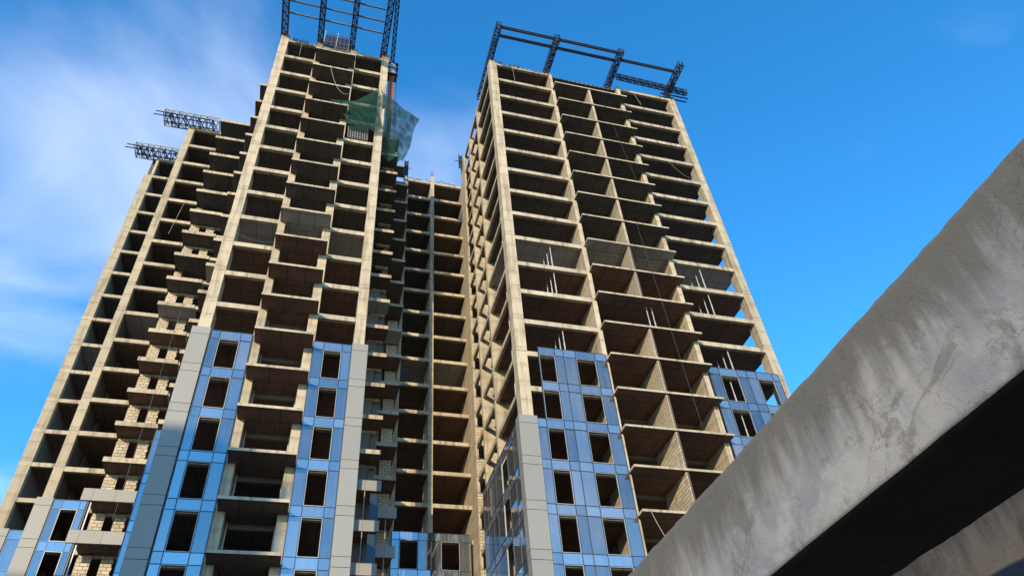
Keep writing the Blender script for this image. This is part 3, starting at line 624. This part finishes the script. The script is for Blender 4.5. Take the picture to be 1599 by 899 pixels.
rope(((6.72, 12.5, 17.05), (7.35, 12.5, 17.98)), 'slack rope hung between two lower balconies of the broad tower', 0.02, 0.9)
rope(((5.15, 12.8, 0.05), (5.20, 12.85, 0.98)), 'short rope in the top left bay of the broad tower')
rope(((9.75, 12.82, 0.1), (9.95, 12.82, 0.95)), 'short rope in the top right bay of the broad tower', 0.02)
rope(((10.2, 12.82, 4.05), (10.95, 12.82, 4.95)), 'slack rope across an upper right bay of the broad tower', 0.012, 0.7)
rope(((-2.45, 13.5, 9.75), (-1.55, 13.52, 9.9)), 'slack line across the pale-ceilinged bay of the netted tower', 0.008, 0.35)

# ================================================================== foreground concrete
def rough_beam(name, x0, x1, y0, y1, z0, z1, ny, nx, nz, amp, label, cat):
    """box with a fine grid, edges worn and faces uneven"""
    bm = bmesh.new(); seed = rnd.uniform(0, 50)
    from mathutils import noise as mn
    def disp(p):
        q = Vector(p) * 1.3 + Vector((seed, 0, 0)); n_ = mn.fractal(q, 1.0, 2.0, 4); 
        cx, cz = (x0 + x1) / 2, (z0 + z1) / 2
        ex = abs(p[0] - cx) / ((x1 - x0) / 2); ez = abs(p[2] - cz) / ((z1 - z0) / 2)
        o = Vector(p); edge = max(0, min(ex, ez) - 0.94) / 0.06
        n2 = mn.fractal(Vector(p) * 5 + Vector((0, seed, 0)), 1.0, 2.0, 3)
        o.x += amp * n_ * (1 if p[0] < cx else -1) + edge * 0.009 * (1 if p[0] < cx else -1) * (1 + n2); o.z += amp * 0.5 * mn.fractal(q * 1.7, 1.0, 2.0, 3) - edge * (0.010 + 0.008 * n2) * (1 if p[2] > cz else -1)
        return o
    def grid(fn, a, b, mi=0):
        vv = [[bm.verts.new(disp(fn(i / a, j / b))) for i in range(a + 1)] for j in range(b + 1)]
        for j in range(b):
            for i in range(a): bm.faces.new((vv[j][i], vv[j][i + 1], vv[j + 1][i + 1], vv[j + 1][i])).material_index = mi
    L = lambda a, b, t_: a + (b - a) * t_
    grid(lambda u, v: (x0, L(y0, y1, u), L(z0, z1, v)), ny, nz); grid(lambda u, v: (x1, L(y0, y1, u), L(z0, z1, v)), ny, nz)
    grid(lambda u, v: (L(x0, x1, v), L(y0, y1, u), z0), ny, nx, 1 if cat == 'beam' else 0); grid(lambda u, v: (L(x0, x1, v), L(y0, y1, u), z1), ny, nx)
    for y in (y0, y1): grid(lambda u, v: (L(x0, x1, u), y, L(z0, z1, v)), nx, nz)
    bmesh.ops.remove_doubles(bm, verts=bm.verts, dist=1e-4); bmesh.ops.recalc_face_normals(bm, faces=bm.faces)
    me = bpy.data.meshes.new(name); c = Vector(((x0 + x1) / 2, (y0 + y1) / 2, z0)); bmesh.ops.translate(bm, verts=bm.verts, vec=-c); bm.to_mesh(me); bm.free()
    me.materials.append(M['plaster_shaded' if cat == 'wall' else 'plaster']); me.materials.append(M['shaded_soffit'])
    for p_ in me.polygons:
        p_.use_smooth = True
    return tag(link(name, me, None, c), label, cat)
BX = 4.5
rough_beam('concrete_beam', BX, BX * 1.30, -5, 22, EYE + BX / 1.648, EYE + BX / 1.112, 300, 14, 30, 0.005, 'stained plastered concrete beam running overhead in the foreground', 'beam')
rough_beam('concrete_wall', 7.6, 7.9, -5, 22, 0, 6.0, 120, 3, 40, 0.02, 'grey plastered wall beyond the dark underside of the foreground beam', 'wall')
for y in (-4.0, 21.0): rough_beam('concrete_pillar', BX + 0.1, BX * 1.30 - 0.1, y, y + 0.7, 0, EYE + BX / 1.648 - 0.002 + 0.06, 6, 6, 24, 0.01, 'concrete pillar carrying the %s end of the foreground beam' % ('far' if y > 0 else 'near'), 'pillar')

# ================================================================== unseen block added behind the viewer: it shades the netted tower's lower left
def neighbour(X0, X1, Y0, Y1, top, label):
    t = thing('unseen_apartment_block', Vector(((X0 + X1) / 2 * S, (Y0 + Y1) / 2 * S, 0)), label, 'building', 'unseen shading blocks')
    H = EYE + top * S; mb = MB(); mb.box((X0 * S, Y0 * S, 0), (X1 * S, Y1 * S, H)); mb.build('wall', M['neighbour'], t)
    mb = MB(); mb.box((X0 * S - .2, Y0 * S - .2, H), (X1 * S + .2, Y1 * S + .2, H + 0.35)); mb.build('roof', M['neighbour'], t)
    n = int((X1 - X0) * S / 4.5)
    me = box_mesh(1.8, 0.12, 1.5, (M['dark_glass'],))
    for f_ in range(int(H / 3.0)):
        for i in range(n): link('window', me, t, (X0 * S + (i + 0.5) * (X1 - X0) * S / n, Y1 * S + 0.03, 1.7 + 3.0 * f_))
neighbour(-27.0, -16.85, -19.6, -16, 17.1, 'tall unseen apartment block added behind the viewer to shade the netted tower')
